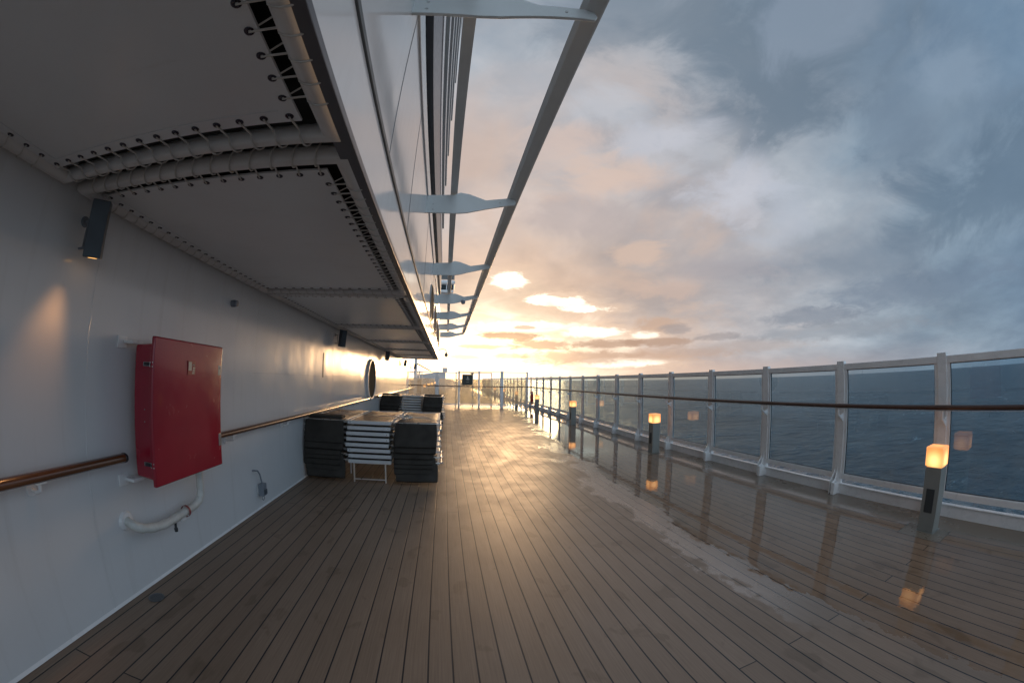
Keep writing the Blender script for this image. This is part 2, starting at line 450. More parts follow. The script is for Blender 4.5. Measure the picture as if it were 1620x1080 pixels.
# ------------------------------------------------------------------ laced canvas soffit
SZ = 2.5
B = [1.36 + 2.8 * i for i in range(7)]
def panel(y0, y1, name='soffit_panel'):
    """laced canvas panel between tube centres; origin at its near wall side corner"""
    x0, x1 = -2.155, -.495          # tube centre lines
    t = empty(name, (0, y0, SZ))
    L = y1 - y0; r = .046
    ya, yb = .052, L - .052
    c = .0
    MB().tube([(x0, ya, .03), (x1, ya, .03), (x1, yb, .03), (x0, yb, .03)], r, 14, closed=True).build('tube_frame', M['tube'], t)
    fx0, fx1 = x0 + .052, x1 - .108
    fy0, fy1 = ya + .105, yb - .105
    cl = MB().box(fx0, fx1, fy0, fy1, .018, .024)
    # turned hem round the cloth
    for a in (fx0, fx1 - .075): cl.box(a, a + .075, fy0, fy1, .0145, .0175)
    for a in (fy0, fy1 - .07): cl.box(fx0 + .0755, fx1 - .0755, a, a + .07, .0145, .0175)
    cl.build('canvas', M['fabric'], t)
    G = MB().lathe([(.0075, .0), (.011, -.003), (.016, -.002), (.0175, .001)], (0, 0, 0), 'z', 12)
    G.lathe([(.0001, .0005), (.008, .0005)], (0, 0, 0), 'z', 12)
    g0 = None
    lace = MB()
    gx = []; nx = 14; ny = max(3, round((fy1 - fy0) / .107))
    for i in range(nx):
        x = fx0 + .04 + (fx1 - fx0 - .08) * i / (nx - 1)
        gx.append((x, fy0 + .035, x, ya, 'y')); gx.append((x, fy1 - .035, x, yb, 'y'))
    for i in range(1, ny):
        y = fy0 + .035 + (fy1 - fy0 - .07) * i / ny
        gx.append((fx0 + .035, y, x0, y, 'x')); gx.append((fx1 - .03, y, x1, y, 'x'))
    for (x, y, tx, ty, ax) in gx:
        if g0 is None:
            g0 = G.build('grommet', M['grom'], t); g = g0
        else:
            g = g0.copy(); COL.objects.link(g); g.parent = t
        g.location = (x, y, .013)
        # a loop from the grommet round the tube and back, slightly skewed like lacing
        d = .045; q = 9
        R2 = r + .005
        pts = []
        sgn = 1 if (tx + ty) > (x + y) else -1
        if ax == 'y':
            sgn = 1 if ty > y else -1
            pts.append((x, y, .010))
            for a in range(q):
                th = -PI * .42 + a / (q - 1) * PI * 1.15
                pts.append((x + d * (a + 2) / (q + 2), ty + sgn * R2 * math.sin(th) , .03 - R2 * math.cos(th)))
            lace.tube(pts, .0042, 5)
        else:
            sgn = 1 if tx > x else -1
            pts.append((x, y, .010))
            for a in range(q):
                th = -PI * .42 + a / (q - 1) * PI * 1.15
                pts.append((tx + sgn * R2 * math.sin(th), y + d * .8 * (a + 2) / (q + 2), .03 - R2 * math.cos(th)))
            lace.tube(pts, .0042, 5)
            if x > -1:
                lace.tube([(x, y, .012), (tx - .03, y - .03, .05)], .0035, 5)
    lace.build('lacing', M['cord'], t)
    return t
GRP = 'laced canvas panels under the overhang'
p1 = panel(-3.2, 1.30); tag(p1, 'nearest laced white canvas ceiling panel overhead with large dark grommets', 'ceiling panel', GRP)
p2 = panel(B[0], B[1] - .05); tag(p2, 'laced canvas ceiling panel directly above the red cabinet, second from the camera', 'ceiling panel', GRP)
ordn = ['third', 'fourth', 'fifth', 'sixth', 'farthest']
wh = ['above the small grey sounder', 'above the second wall spotlight', 'above the porthole', 'just past the porthole', 'at the far end of the overhang']
for i in range(1, 6):
    c = copy_tree(p2); c.location.y = B[i]
    relabel(c, '%s laced canvas ceiling panel from the camera, %s' % (ordn[i - 1] if i < 5 else 'farthest', wh[i - 1]))
    if i == 5: c['label'] = 'farthest laced canvas ceiling panel at the far end of the overhang'
SEND = B[6]
# closed steel deck above the canvas
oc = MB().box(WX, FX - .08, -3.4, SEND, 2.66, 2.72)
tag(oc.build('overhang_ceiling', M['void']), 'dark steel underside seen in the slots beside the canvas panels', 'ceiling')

# ------------------------------------------------------------------ fascia
fa = empty('bulwark_fascia', (0, 0, 0), 'glossy white bulwark fascia rising above the overhang edge', 'fascia')
MB().box(FX - .05, FX, -3.4, SEND, 2.53, 4.37).build('panel', M['fascia'], fa)
MB().box(FX - .075, FX + .006, -3.4, SEND + .004, 2.49, 2.528).build('edge_lip', M['midgrey'], fa, .004)
MB().box(FX - .02, FX + .012, -3.4, SEND + .002, 2.885, 2.925).build('seal_strip', M['trim'], fa, .004)
MB().box(FX - .05, FX + .016, -3.4, SEND, 4.372, 4.40).build('cap', M['white'], fa, .004)
# diagonal hairline joints between fascia plates
for y in (2.05, 3.35, 6.1, 9.3):
    MB().box(FX, FX + .0025, y, y + .006, 2.93, 4.365, Matrix.Translation((0, 0, 0))).build('plate_joint', M['trim'], fa)
for yc in (9.2, 11.9, 14.6, 17.0):
    m_ = MB(); n = 40
    pts = [(FX + .012, yc + .95 * math.cos(2 * PI * j / n), 3.42 + .42 * math.sin(2 * PI * j / n)) for j in range(n)]
    m_.prism([(p[1], p[2]) for p in pts], 'x', FX + .001, FX + .014)
    wv = m_.build('window', M['recess_shade'], fa)
    MB().tube(pts, .006, 8, closed=True).build('frame', M['white'], wv)

# higher decks: bands with ledges, each ending a little nearer
up = empty('upper_decks', (0, 0, 0), 'stepped bands of higher ship decks seen edge on above the fascia', 'superstructure')
bands = [  # z0, z1, x offset, y end, mat
    (4.402, 4.80, .0, 17.9, 'paleblue'), (4.80, 5.06, -.10, 17.7, 'teal'), (5.06, 5.33, -.06, 17.5, 'teal'),
    (5.33, 6.55, .02, 16.9, 'midgrey'), (6.55, 6.9, .035, 16.6, 'white'), (6.9, 8.2, -.06, 16.5, 'teal'), (8.2, 8.55, .02, 16.0, 'white'),
    (8.55, 9.9, -.05, 15.2, 'trim'), (9.9, 10.25, .01, 15.1, 'white'), (10.25, 11.3, -.06, 14.9, 'teal'), (11.3, 11.7, .01, 14.8, 'white'),
    (11.7, 13.2, -.06, 14.7, 'trim'), (13.2, 13.7, .01, 14.6, 'white'), (13.7, 15.5, -.07, 14.5, 'teal'), (15.5, 16.1, .0, 14.4, 'white'), (16.1, 20, -.08, 14.0, 'trim')]
for z0, z1, dx, ye, mt in bands:
    MB().box(-9, FX + dx, -3.4, ye, z0 + .002, z1 - .002).build('deck_band', M[mt], up)
b0 = None
for i in range(38):
    if b0 is None: b0 = MB().lathe([(.018, 0), (.018, .012), (.0001, .014)], (0, 0, 0), 'x', 8).build('bolt', M['blackp'], up); b_ = b0
    else: b_ = b0.copy(); COL.objects.link(b_); b_.parent = up
    b_.location = (FX - .06, .6 + i * .45, 5.19)
# structure above the ceiling so that the side of the ship is closed
MB().box(-9, FX - .055, -3.4, SEND - .01, 2.73, 4.398).build('deck_block', M['whitefar'], up)
MB().box(-9, WX - .26, -8, WEND - .1, .002, 2.72).build('deck_block', M['whitefar'], up)

# ------------------------------------------------------------------ canopy of brackets and beams
ca = empty('shade_frame', (0, 0, 0), 'pale steel frame of curved brackets and two beams jutting out above the deck', 'frame')
RY = [1.82 + 3.57 * i for i in range(-1, 6)] + [22.7]
RY = [-1.75, 1.82, 5.38, 8.95, 12.5, 15.9, 19.4, 22.9]
prof = [(-.50, 4.37), (-.02, 4.40), (.08, 4.445), (.22, 4.425), (.48, 4.335), (.86, 4.405), (.93, 4.395), (.955, 4.335), (.93, 4.285), (.80, 4.262),
        (.50, 4.185), (.20, 4.10), (.05, 4.08), (-.50, 4.072)]
def rib(y):
    return MB().prism(prof, 'y', y - .015, y + .015)
for y in RY: rib(y).build('bracket', M['ribp'], ca, .004)
MB().box(-.075, .035, -3.4, 23.05, 4.447, 4.56).build('inner_beam', M['beam'], ca, .006)
bm_ = MB()
pr = [(.86, 4.405), (.985, 4.385), (1.01, 4.40), (1.0, 4.53), (.845, 4.53), (.85, 4.47)]
bm_.prism(pr, 'y', -3.4, 23.05)
bm_.build('outer_beam', M['beam'], ca, .008)
# arm mounting plates on the fascia
for y in RY[1:6]:
    for z in (4.13, 4.22, 4.31):
        for s_ in (-1, 1):
            MB().lathe([(.012, 0), (.012, s_ * .006), (.0001, s_ * .008)], (.70 if z == 4.31 else FX + .10, y + s_ * .0155, z), 'y', 8).build('bolt', M['beam'], ca)
# small camera dome under the fourth bracket
dm = empty('camera_dome', (.46, 12.45, 4.15), 'small white dome camera hanging under the outer bracket', 'camera')
MB().lathe([(.001, .05), (.06, .05), (.075, .0), (.06, -.06), (.001, -.09)], (0, 0, 0), 'z', 16).build('dome', M['greyp'], dm)
MB().lathe([(.03, .07), (.035, .05), (.001, .05)], (0, 0, 0), 'z', 12).build('mount', M['white'], dm)

# curved arm lamp at the end of the fascia
al = empty('arm_lamp', (FX, 18.0, 2.93), 'small bell shaped lamp on a curved arm at the far end of the fascia', 'lamp')
MB().tube([(0, 0, 0), (.10, 0, .05), (.22, 0, .06), (.32, 0, .03), (.36, 0, -.05), (.36, 0, -.12)], .016, 8).build('arm', M['midgrey'], al)
MB().lathe([(.02, -.10), (.05, -.13), (.085, -.22), (.06, -.27), (.001, -.33)], (.36, 0, 0), 'z', 16).build('bell', M['midgrey'], al)

# ------------------------------------------------------------------ wall spotlights
def spotlight(loc, label):
    t = empty('wall_spotlight', loc, label, 'spotlight', 'grey wall spotlights under the canvas ceiling')
    h = MB(); rot = Matrix.Rotation(R(45), 4, 'Z')
    tilt = Matrix.Rotation(R(9), 4, 'X') @ Matrix.Rotation(R(7), 4, 'Y')
    T = Matrix.Translation((.15, 0, -.15)) @ tilt
    MB().box(-.056, .056, -.056, .056, -.16, .16, T @ rot).build('housing', M['spot'], t, .005)
    b = MB().box(-.05, -.04, -.02, .02, -.10, .09, T)
    b.tube([(.0, -.0, -.09), (.055, .0, -.09)], .008, 8); b.tube([(.0, 0, -.25), (.07, .0, -.25)], .008, 8)
    b.lathe([(.0001, .008), (.03, .008), (.034, 0)], (0, 0, -.09), 'x', 14)
    b.box(.045, .055, -.012, .012, -.25, -.08)
    b.build('wall_bracket', M['greyp'], t)
    ln = MB().lathe([(.0001, -.1612), (.026, -.1612), (.030, -.1602)], (0, 0, 0), 'z', 20)
    ln.v = [tuple(T @ Vector(v)) for v in ln.v]
    ln.build('lens', M['lens'], t)
    return t
s1 = spotlight((WX, 1.52, 2.46), 'nearest slate grey box spotlight on the wall, above left of the red cabinet')
sl = [s1]
for y, lb in ((7.25, 'second grey wall spotlight from the camera, past the small round sounder'), (12.95, 'third wall spotlight, small, just past the porthole'),
              (18.6, 'fourth tiny wall spotlight near the far wall end'), (24.2, 'farthest tiny wall spotlight at the very end of the wall')):
    c = copy_tree(s1); c.location = (WX, y, 2.46); relabel(c, lb); sl.append(c)
for i, t in enumerate(sl):
    L = bpy.data.lights.new('spot_beam', 'SPOT'); L.energy = 7 if i == 0 else 8; L.color = (1, .46, .17); L.spot_size = R(50); L.spot_blend = 1; L.shadow_soft_size = .05
    lo = bpy.data.objects.new('spot_beam', L); COL.objects.link(lo); lo.parent = t
    lo.location = (.135, -.03, -.335)
    lo.rotation_euler = Vector((-.19, -.27, -1.0)).to_track_quat('-Z', 'Y').to_euler()

# round sounder
so = empty('alarm_sounder', (WX, 3.45, 2.25), 'small round grey sounder on the wall above right of the red cabinet', 'sounder')
MB().lathe([(.034, .0), (.036, .035), (.030, .04)], (0, 0, 0), 'x', 20).build('base', M['greyp'], so)
MB().lathe([(.029, .041), (.032, .05), (.030, .065), (.001, .07)], (0, 0, 0), 'x', 20).build('grille', M['greyp'], so)

# ------------------------------------------------------------------ red cabinet
cx0, cx1, cy0, cy1, cz0, cz1 = WX + .08, -1.955, 2.06, 2.88, .845, 1.735
cab = empty('hose_cabinet', (0, 0, 0), 'red fibreglass hose cabinet with latched door on the white wall', 'cabinet')
body = MB()
body.add([(cx0, cy0 + .01, cz0 + .01), (cx0, cy1 - .01, cz0 + .01), (cx0, cy1 - .01, cz1 - .01), (cx0, cy0 + .01, cz1 - .01),
          (cx1, cy0, cz0), (cx1, cy1, cz0), (cx1, cy1, cz1), (cx1, cy0, cz1)],
         [(0, 3, 2, 1), (4, 5, 6, 7), (0, 1, 5, 4), (2, 3, 7, 6), (1, 2, 6, 5), (0, 4, 7, 3)])
body.build('body', M['red'], cab, .02, segs=3)
dn = MB()
nx_, nz_ = 14, 14
vs = []; fs = []
dy0, dy1, dz0, dz1 = cy0 - .022, cy1 + .02, cz0 - .035, cz1 + .045
for i in range(nx_ + 1):
    for j in range(nz_ + 1):
        u, v = i / nx_, j / nz_
        bul = .014 * (1 - (2 * u - 1) ** 4) * (1 - (2 * v - 1) ** 4)
        vs.append((cx1 + .034 + bul, dy0 + (dy1 - dy0) * u, dz0 + (dz1 - dz0) * v))
for i in range(nx_):
    for j in range(nz_):
        a = i * (nz_ + 1) + j; fs.append((a, a + nz_ + 1, a + nz_ + 2, a + 1))
dn.add(vs, fs, True)
# rim and back of the door
o_ = len(vs)
edge = [i * (nz_ + 1) for i in range(nx_ + 1)] + [nx_ * (nz_ + 1) + j for j in range(1, nz_ + 1)] + [i * (nz_ + 1) + nz_ for i in range(nx_ - 1, -1, -1)] + [j for j in range(nz_ - 1, 0, -1)]
bk = [(cx1 + .002, vs[e][1], vs[e][2]) for e in edge]
n_ = len(edge); base_ = len(dn.v); dn.v += bk
for i in range(n_):
    dn.f.append([edge[i], edge[(i + 1) % n_], base_ + (i + 1) % n_, base_ + i]); dn.sm.append(False)
dn.f.append([base_ + i for i in range(n_)]); dn.sm.append(False)
door = dn.build('door', M['red'], cab, .010, segs=3)
for z in (1.60, .955):
    l = MB()
    l.box(cx1 - .075, cx1 - .010, cy0 - .012, cy0 - .001, z - .014, z + .014)
    l.build('latch', M['steel'], cab, .003)
    l2 = MB().box(cx1 - .055, cx1 - .012, cy0 - .026, cy0 - .0125, z - .009, z + .011); l2.build('lever', M['blackp'], bpy.data.objects[-1] if False else cab, .003)
    for dz in (-.013, .013):
        for dx in (.004, .026):
            MB().lathe([(.0001, -.003), (.004, -.002), (.0045, .0)], (cx1 + dx, dy0 - .0005, z + dz), 'y', 8).build('rivet', M['alu_edge'], cab)
for z in (1.31, 1.23):
    MB().lathe([(.0001, -.003), (.004, -.002), (.0045, .0)], (cx1 - .06, cy0 - .001, z), 'y', 8).build('rivet', M['steel'], cab)
# placards on the door (a faded pictogram label and a small tag)
fx = cx1 + .0485
pc = MB().box(fx, fx + .002, 2.405, 2.500, 1.545, 1.645).build('label_plate', simple('label_red', (.33, .05, .05), .4), cab)
MB().box(fx + .0025, fx + .0035, 2.412, 2.450, 1.575, 1.637).build('pictogram', M['paper'], pc)
sg = MB()
for i in range(4):
    z = 1.553 + i * .013
    sg.box(fx + .0025, fx + .0035, 2.458 + .003 * i, 2.485 + .003 * i, z, z + .009)
sg.tube([(fx + .003, 2.462, 1.612), (fx + .003, 2.475, 1.620), (fx + .003, 2.488, 1.612)], .003, 6)
sg.build('glyph', M['paper'], pc)
tg = MB().box(cx1 + .037, cx1 + .041, 2.836, 2.878, 1.55, 1.628).build('tag', M['paper'], cab, .001)
MB().box(cx1 + .0412, cx1 + .0422, 2.850, 2.864, 1.60, 1.616).build('tag_mark', M['trim'], tg)
MB().box(cx1 + .036, cx1 + .043, 2.850, 2.885, .975, 1.075).build('hinge', M['steel'], cab, .003)
for z in (1.735, .835):
    for yy in (cy0 - .10, cy1 - .02):
        b = MB().box(WX, WX + .012, yy, yy + .09, z - .045, z + .035)
        b.box(WX + .0125, cx0 + .03, yy + .05, yy + .16, z - .012, z + .010)
        b.build('mounting_bracket', M['white'], cab, .004)

# ------------------------------------------------------------------ white drain pipe below
pp = empty('elbow_pipe', (WX, 1.98, .55), 'white lagged elbow pipe running from the wall up into the red cabinet', 'pipe')
pts = [(0, 0, 0), (.05, .0, -.01), (.085, .03, -.045), (.11, .12, -.075), (.125, .25, -.09), (.13, .38, -.085), (.13, .52, -.07), (.13, .66, -.06),
       (.13, .74, -.045), (.13, .785, .0), (.13, .79, .06), (.13, .79, .16), (.13, .79, .285)]
sm = []
for i in range(len(pts) - 1):
    a, b = Vector(pts[i]), Vector(pts[i + 1])
    for k in range(3): sm.append(tuple(a.lerp(b, k / 3)))
sm.append(pts[-1])
# smooth by chaikin-ish average
for _ in range(3): sm = [sm[0]] + [tuple((Vector(sm[i - 1]) + Vector(sm[i]) * 2 + Vector(sm[i + 1])) / 4) for i in range(1, len(sm) - 1)] + [sm[-1]]
MB().tube(sm, [.033 + .003 * math.sin(i * 2.1) for i in range(len(sm))], 16).build('tube', M['pipe'], pp)
MB().lathe([(.0001, .022), (.058, .018), (.068, .004), (.070, 0)], (.0, .0, -.0), 'x', 24).build('flange', M['white'], pp)
cl_ = MB().lathe([(.046, -.012), (.048, 0), (.046, .012)], (.13, .555, -.068), 'y', 18)
cl_.build('clamp', simple('red_clamp', (.28, .06, .06), .5), pp)
MB().box(0, .13, .49, .555, -.135, -.105).build('support', M['white'], pp, .004)
MB().lathe([(.001, -.07), (.014, -.065), (.016, -.04), (.010, -.03), (.012, 0)], (.13, .40, -.12), 'z', 12).build('drain_valve', M['blackp'], pp)

# ------------------------------------------------------------------ socket outlet with conduit
ou = empty('deck_socket', (WX, 4.10, .25), 'small grey socket box with a thin conduit low on the white wall', 'socket')
MB().box(.012, .085, -.055, .045, -.08, .065).build('box', M['greyp'], ou, .010)
MB().box(.0, .0115, -.04, .03, -.06, .05).build('backplate', M['white'], ou, .002)
MB().box(.086, .10, -.035, .025, -.06, .0).build('cover', M['spot'], ou, .006)
MB().tube([(.0, -.14, .24), (.03, -.14, .245), (.05, -.10, .235), (.05, -.05, .18), (.05, -.02, .10), (.05, -.01, .065)], .009, 8).build('conduit', M['greyp'], ou)
MB().tube([(.05, -.03, -.08), (.05, -.035, -.12), (.05, 0, -.14), (.05, .025, -.12), (.05, .02, -.08)], .003, 6).build('loop', M['blackp'], ou)

# floor drain
dr = empty('deck_drain', (-2.07, 1.985, .002), 'round grey grated drain set in the deck at the foot of the wall', 'drain')
MB().lathe([(.060, .0), (.062, .004), (.052, .005), (.050, .001)], (0, 0, 0), 'z', 28).build('ring', M['grate'], dr)
g = MB().lathe([(.0001, .001), (.05, .001)], (0, 0, 0), 'z', 24)
g.build('pit_shade', M['void'], dr)  # flat disc; the shade inside the drain is painted by its dark colour
g = MB()
for i in range(-5, 6):
    hw = math.sqrt(max(.0, .05 ** 2 - (i * .009) ** 2))
    g.box(-hw, hw, i * .009 - .0022, i * .009 + .0022, .0015, .004)
    g.box(i * .009 - .0018, i * .009 + .0018, -hw, hw, .002, .0036)
g.build('grate', M['grate'], dr)

# ------------------------------------------------------------------ glass windscreen on the right
GX = 4.97
ws = empty('glass_windscreen', (GX, 0, 0), 'tall white framed glass windscreen along the right deck edge', 'windscreen')
PY = [1.55 + 1.475 * k for k in range(-6, 36)]
post = MB()
post.box(-.035, .035, -.058, .058, .0, 1.772)
post0 = None
foot = MB()
foot.prism([(-.036, .42), (-.045, .30), (-.10, .20), (-.16, .17), (-.16, .002), (-.036, .002)], 'y', -.006, .006)
foot.box(-.16, -.036, -.05, -.0065, .002, .165)
foot.prism([(-.036, .33), (-.15, .17), (-.15, .004), (-.036, .004)], 'y', .034, .044)
post0 = None
arm = MB().tube([(-.036, -.045, 1.03), (-.10, -.045, 1.03), (-.165, -.045, 1.08), (-.17, -.045, 1.155)], .014, 8)
arm.prism([(-.036, 1.09), (-.036, .98), (-.07, 1.0), (-.12, 1.06)], 'y', -.053, -.037)
for i, y in enumerate(PY):
    if post0 is None:
        post0 = post.build('post', M['white'], ws, .004); foot0 = foot.build('foot', M['white'], ws, .003)
        a, b = post0, foot0
    else:
        a = post0.copy(); b = foot0.copy()
        for q_ in (a, b): COL.objects.link(q_); q_.parent = ws
    for q_ in (a, b): q_.location.y = y
pane = MB().box(-.005, .005, .10, 1.475 - .10, .275, 1.66)
bar_t = MB().box(-.03, .03, .0585, 1.475 - .0585, 1.66, 1.735)
bar_b = MB().box(-.03, .03, .0585, 1.475 - .0585, .205, .275)
jamb = MB().ring(.0585, 1.475 - .0585, .2755, 1.6595, .041, -.022, .022, .004)
gask = MB().ring(.0997, 1.475 - .0997, .2797, 1.6553, .008, -.0075, .0075)
objs = None
for i, y in enumerate(PY[:-1]):
    if objs is None:
        objs = [pane.build('glass_pane', M['glass'], ws), bar_t.build('top_rail', M['white'], ws, .003), bar_b.build('bottom_rail', M['white'], ws, .003),
                jamb.build('pane_frame', M['white'], ws), gask.build('gasket', M['blackp'], ws)]
        cur = objs
    else:
        cur = []
        for q_ in objs:
            c = q_.copy(); COL.objects.link(c); c.parent = ws; cur.append(c)
    for c in cur: c.location.y = y

hr = empty('wooden_handrail', (GX - .17, 0, 1.195), 'dark varnished handrail running along the inside of the glass windscreen', 'handrail')
prof = [(.040 * math.cos(2 * PI * j / 16), .027 * math.sin(2 * PI * j / 16)) for j in range(16)]
MB().prism(prof, 'y', -8, 21.2, True).build('rail', simple('dark_weathered_teak', (.085, .042, .028), .38, var=.2, vscale=12), hr)
MB().box(-.02, .02, -8, 21.2, -.036, -.0305).build('flat_bar', M['alu_edge'], hr)
a0 = None
arm.v = [(x, y, z - 1.195) for x, y, z in arm.v]
arm.v = [(x + .17, y, z) for x, y, z in arm.v]
for y in PY:
    if y > 21: break
    if a0 is None: a0 = arm.build('bracket', M['white'], hr); c = a0
    else: c = a0.copy(); COL.objects.link(c); c.parent = hr
    c.location.y = y
# rail length beyond the gate
hr2 = empty('wooden_handrail', (GX - .17, 21.6, 1.195), 'distant varnished handrail on the windscreen beyond the gate', 'handrail')
MB().prism(prof, 'y', 0, 36, True).build('rail', M['wood'], hr2)

# ------------------------------------------------------------------ bollard lights
def bollard(y, label):
    t = empty('bollard_light', (4.43, y, 0), label, 'bollard light', 'lit bollard lights along the wet side of the deck')
    MB().box(-.092, .092, -.092, .092, .004, .655).build('post', M['bol'], t, .006)
    MB().box(-.096, -.0925, -.045, .05, .20, .44).build('vent', M['vent'], t, .0015)
    MB().box(-.11, .11, -.11, .11, .001, .0035).build('base_plate', M['bol'], t)
    MB().box(-.10, .10, -.10, .10, .662, .855).build('lamp_head', M['lamp'], t, .014, segs=3)
    return t
b1 = bollard(1.42, 'nearest lit amber cube bollard light beside the glass windscreen')
blabels = ['second lit amber bollard light from the camera', 'third amber bollard light down the deck', 'fourth small bollard light beside the red lifebuoy',
           'bollard light glowing just beyond the glass gate', 'sixth tiny bollard light beyond the gate', 'seventh tiny bollard light beyond the gate', 'farthest bollard light speck beyond the gate']
for y, lb in zip((7.3, 12.9, 18.4, 24.0, 29.6, 35.2, 40.8), blabels):
    c = copy_tree(b1); c.location.y = y; relabel(c, lb)
# plain plinth boards around the nearest bollards
pm = simple('plinth_board', (.215, .172, .130), .3, var=.06, vscale=4, bump_s=.2, bump_scale=40)
for y, lb in ((1.42, 'plain square deck plate round the foot of the nearest bollard'), (7.3, 'plain square deck plate round the foot of the second bollard')):
    o = MB().box(4.15, 4.52, y - .24, y + .24, .0, .0008).build('deck_plate', pm)
    q = MB()
    q.box(4.144, 4.15, y - .246, y + .246, .0, .001); q.box(4.15, 4.52, y - .246, y - .24, .0, .001); q.box(4.15, 4.52, y + .24, y + .246, .0, .001)
    q.build('caulk_line', M['blackp'], o)
    tag(o, lb, 'plate', 'plates under the bollards')

# ------------------------------------------------------------------ gate fence across the deck
GY = 21.2
gt = empty('glass_gate', (0, GY, 0), 'white framed glass gate fence across the far end of the deck', 'gate')
def gpost(x, w_, h, y=0, n='post'): return MB().box(x - w_ / 2, x + w_ / 2, y - .04, y + .04, .0, h).build(n, M['white'], gt, .003)
gp = [(-2.18, .06, 1.95), (-.56, .19, 1.97), (.66, .10, 2.05), (1.78, .10, 2.05), (3.07, .17, 2.07), (4.52, .09, 2.05)]
for x, w_, h in gp: gpost(x, w_, h)
for (a, b) in zip(gp[:-1], gp[1:]):
    xa, xb = a[0] + a[1] / 2, b[0] - b[1] / 2
    MB().box(xa, xb, -.02, .02, 1.99 if a[0] > 0 else 1.92, 2.03 if a[0] > 0 else 1.96).build('top_rail', M['white'], gt)
    MB().box(xa, xb, -.02, .02, .16, .22).build('bottom_rail', M['white'], gt)
    MB().box(xa + .02, xb - .02, -.005, .005, .225, 1.60).build('glass_pane', M['salt_glare_glass'], gt)
MB().box(-2.18, 4.78, -.085, -.035, 1.17, 1.225).build('handrail', M['wood'], gt, .01)
# second leaf behind
for x in (.52, 1.50, 2.60):
    gpost(x, .06, 2.0, 1.1, 'gate_stile')
MB().box(.55, 1.47, 1.08, 1.12, 1.94, 1.99).build('gate_top', M['white'], gt); MB().box(1.53, 2.57, 1.08, 1.12, 1.94, 1.99).build('gate_top', M['white'], gt)
MB().box(.55, 2.57, 1.085, 1.115, .20, .26).build('gate_bottom', M['white'], gt)
MB().box(.55, 2.57, 1.095, 1.105, .27, 1.60).build('glass_pane', M['salt_glare_glass'], gt)

sg = empty('notice_board', (1.13, GY - .09, 1.56), 'small black notice board with a pale emblem hanging on the glass gate', 'sign')
MB().box(-.30, .28, -.015, .015, -.30, .30).build('board', M['sign'], sg, .006)
em = MB()
em.prism([(-.03, .08), (.05, .08), (.01, .22)], 'y', -.018, -.0155); em.box(-.09, .11, -.018, -.0155, .03, .055)
em.box(-.05, .07, -.018, -.0155, -.01, .005)
em.build('emblem', M['paper'], sg)
tl = MB()
for i, (a, b) in enumerate(((-.06, .02), (.03, .08))): tl.box(a, b, -.018, -.0155, -.13, -.115)
tl.build('lettering', M['paper'], sg)
MB().box(.16, .34, -.012, .03, .31, .40).build('hanger', M['midgrey'], sg)

# lifebuoy
lb = empty('lifebuoy', (4.60, 20.3, .62), 'red ring lifebuoy hung low on the windscreen next to the far gate', 'lifebuoy')
ring = [(.0 + .11 * math.cos(a) * .6, .25 * math.cos(a), .29 * math.sin(a)) for a in [2 * PI * j / 32 for j in range(32)]]
MB().tube(ring, .075, 12, closed=True).build('ring', M['buoy'], lb)
for a in (.8, 2.36, 3.93, 5.5):
    c = Vector((.066 * math.cos(a), .25 * math.cos(a), .29 * math.sin(a)))
    t_ = Vector((-.066 * math.sin(a), -.25 * math.sin(a), .29 * math.cos(a))).normalized() * .03
    MB().tube([c - t_, c + t_], .079, 12).build('band', M['paper'], lb)
MB().tube([(.15, 0, .35), (.2, 0, .1), (.2, 0, -.35)], .015, 6).build('hook', M['white'], lb)

# ------------------------------------------------------------------ stacked sun loungers
LW, LL = .655, 1.86
def lounger_base(t, drape, wx):
    fr = MB()
    for x in (0, LW - .028): fr.box(x, x + .028, .03, LL, .0, .034)
    fr.box(.0, LW, LL + .001, LL + .03, .0, .034); fr.box(.03, LW - .03, LL * .55, LL * .55 + .03, .002, .028)
    fr.build('frame', M['alu'], t)
    sl = MB(); n = 6
    vs = []
    for i in range(n + 1):
        for j in range(9):
            u = i / n; v = j / 8
            vs.append((.029 + (LW - .058) * u, .035 + (LL - .07) * v, .031 - .012 * math.sin(PI * u)))
    fs = [(i * 9 + j, (i + 1) * 9 + j, (i + 1) * 9 + j + 1, i * 9 + j + 1) for i in range(n) for j in range(8)]
    o = MB().add(vs, fs, True).build('sling', M['sling'], t)
    sd = o.modifiers.new('solid', 'SOLIDIFY'); sd.thickness = .004
    if not drape:
        MB().box(-.004, LW + .004, .0, .028, -.008, .047).build('end_bar', M['alu'], t, .004)
        for x in (.035, LW - .035):
            MB().lathe([(.0001, -.004), (.008, -.003), (.009, .0)], (x, -.0005, .02), 'y', 10).build('screw', M['alu_edge'], t)
    else:
        MB().tube([(-.015, .0, .03), (LW + .015, .0, .03)], .011, 8).build('end_bar', M['alu_edge'], t)
    for s in (-1, 1):
        x = 0 if s < 0 else LW
        for y in (.12, .62):
            h = MB().tube([(x + s * .002, y, .01), (x + s * .045, y, .01)], .010, 8)
            h.lathe([(.0001, 0), (.018, .002), (.018, .014), (.0001, .016)], (x + s * .045, y, .01), 'x', 10)
            h.build('hinge', M['steel'], t)
    # folded arm lying along the side
    for s in (-1, 1):
        x = -.03 if s < 0 else LW + .03
        MB().tube([(x, .14, .012), (x, .60, .02)], .008, 6).build('folded_arm', M['alu'], t)
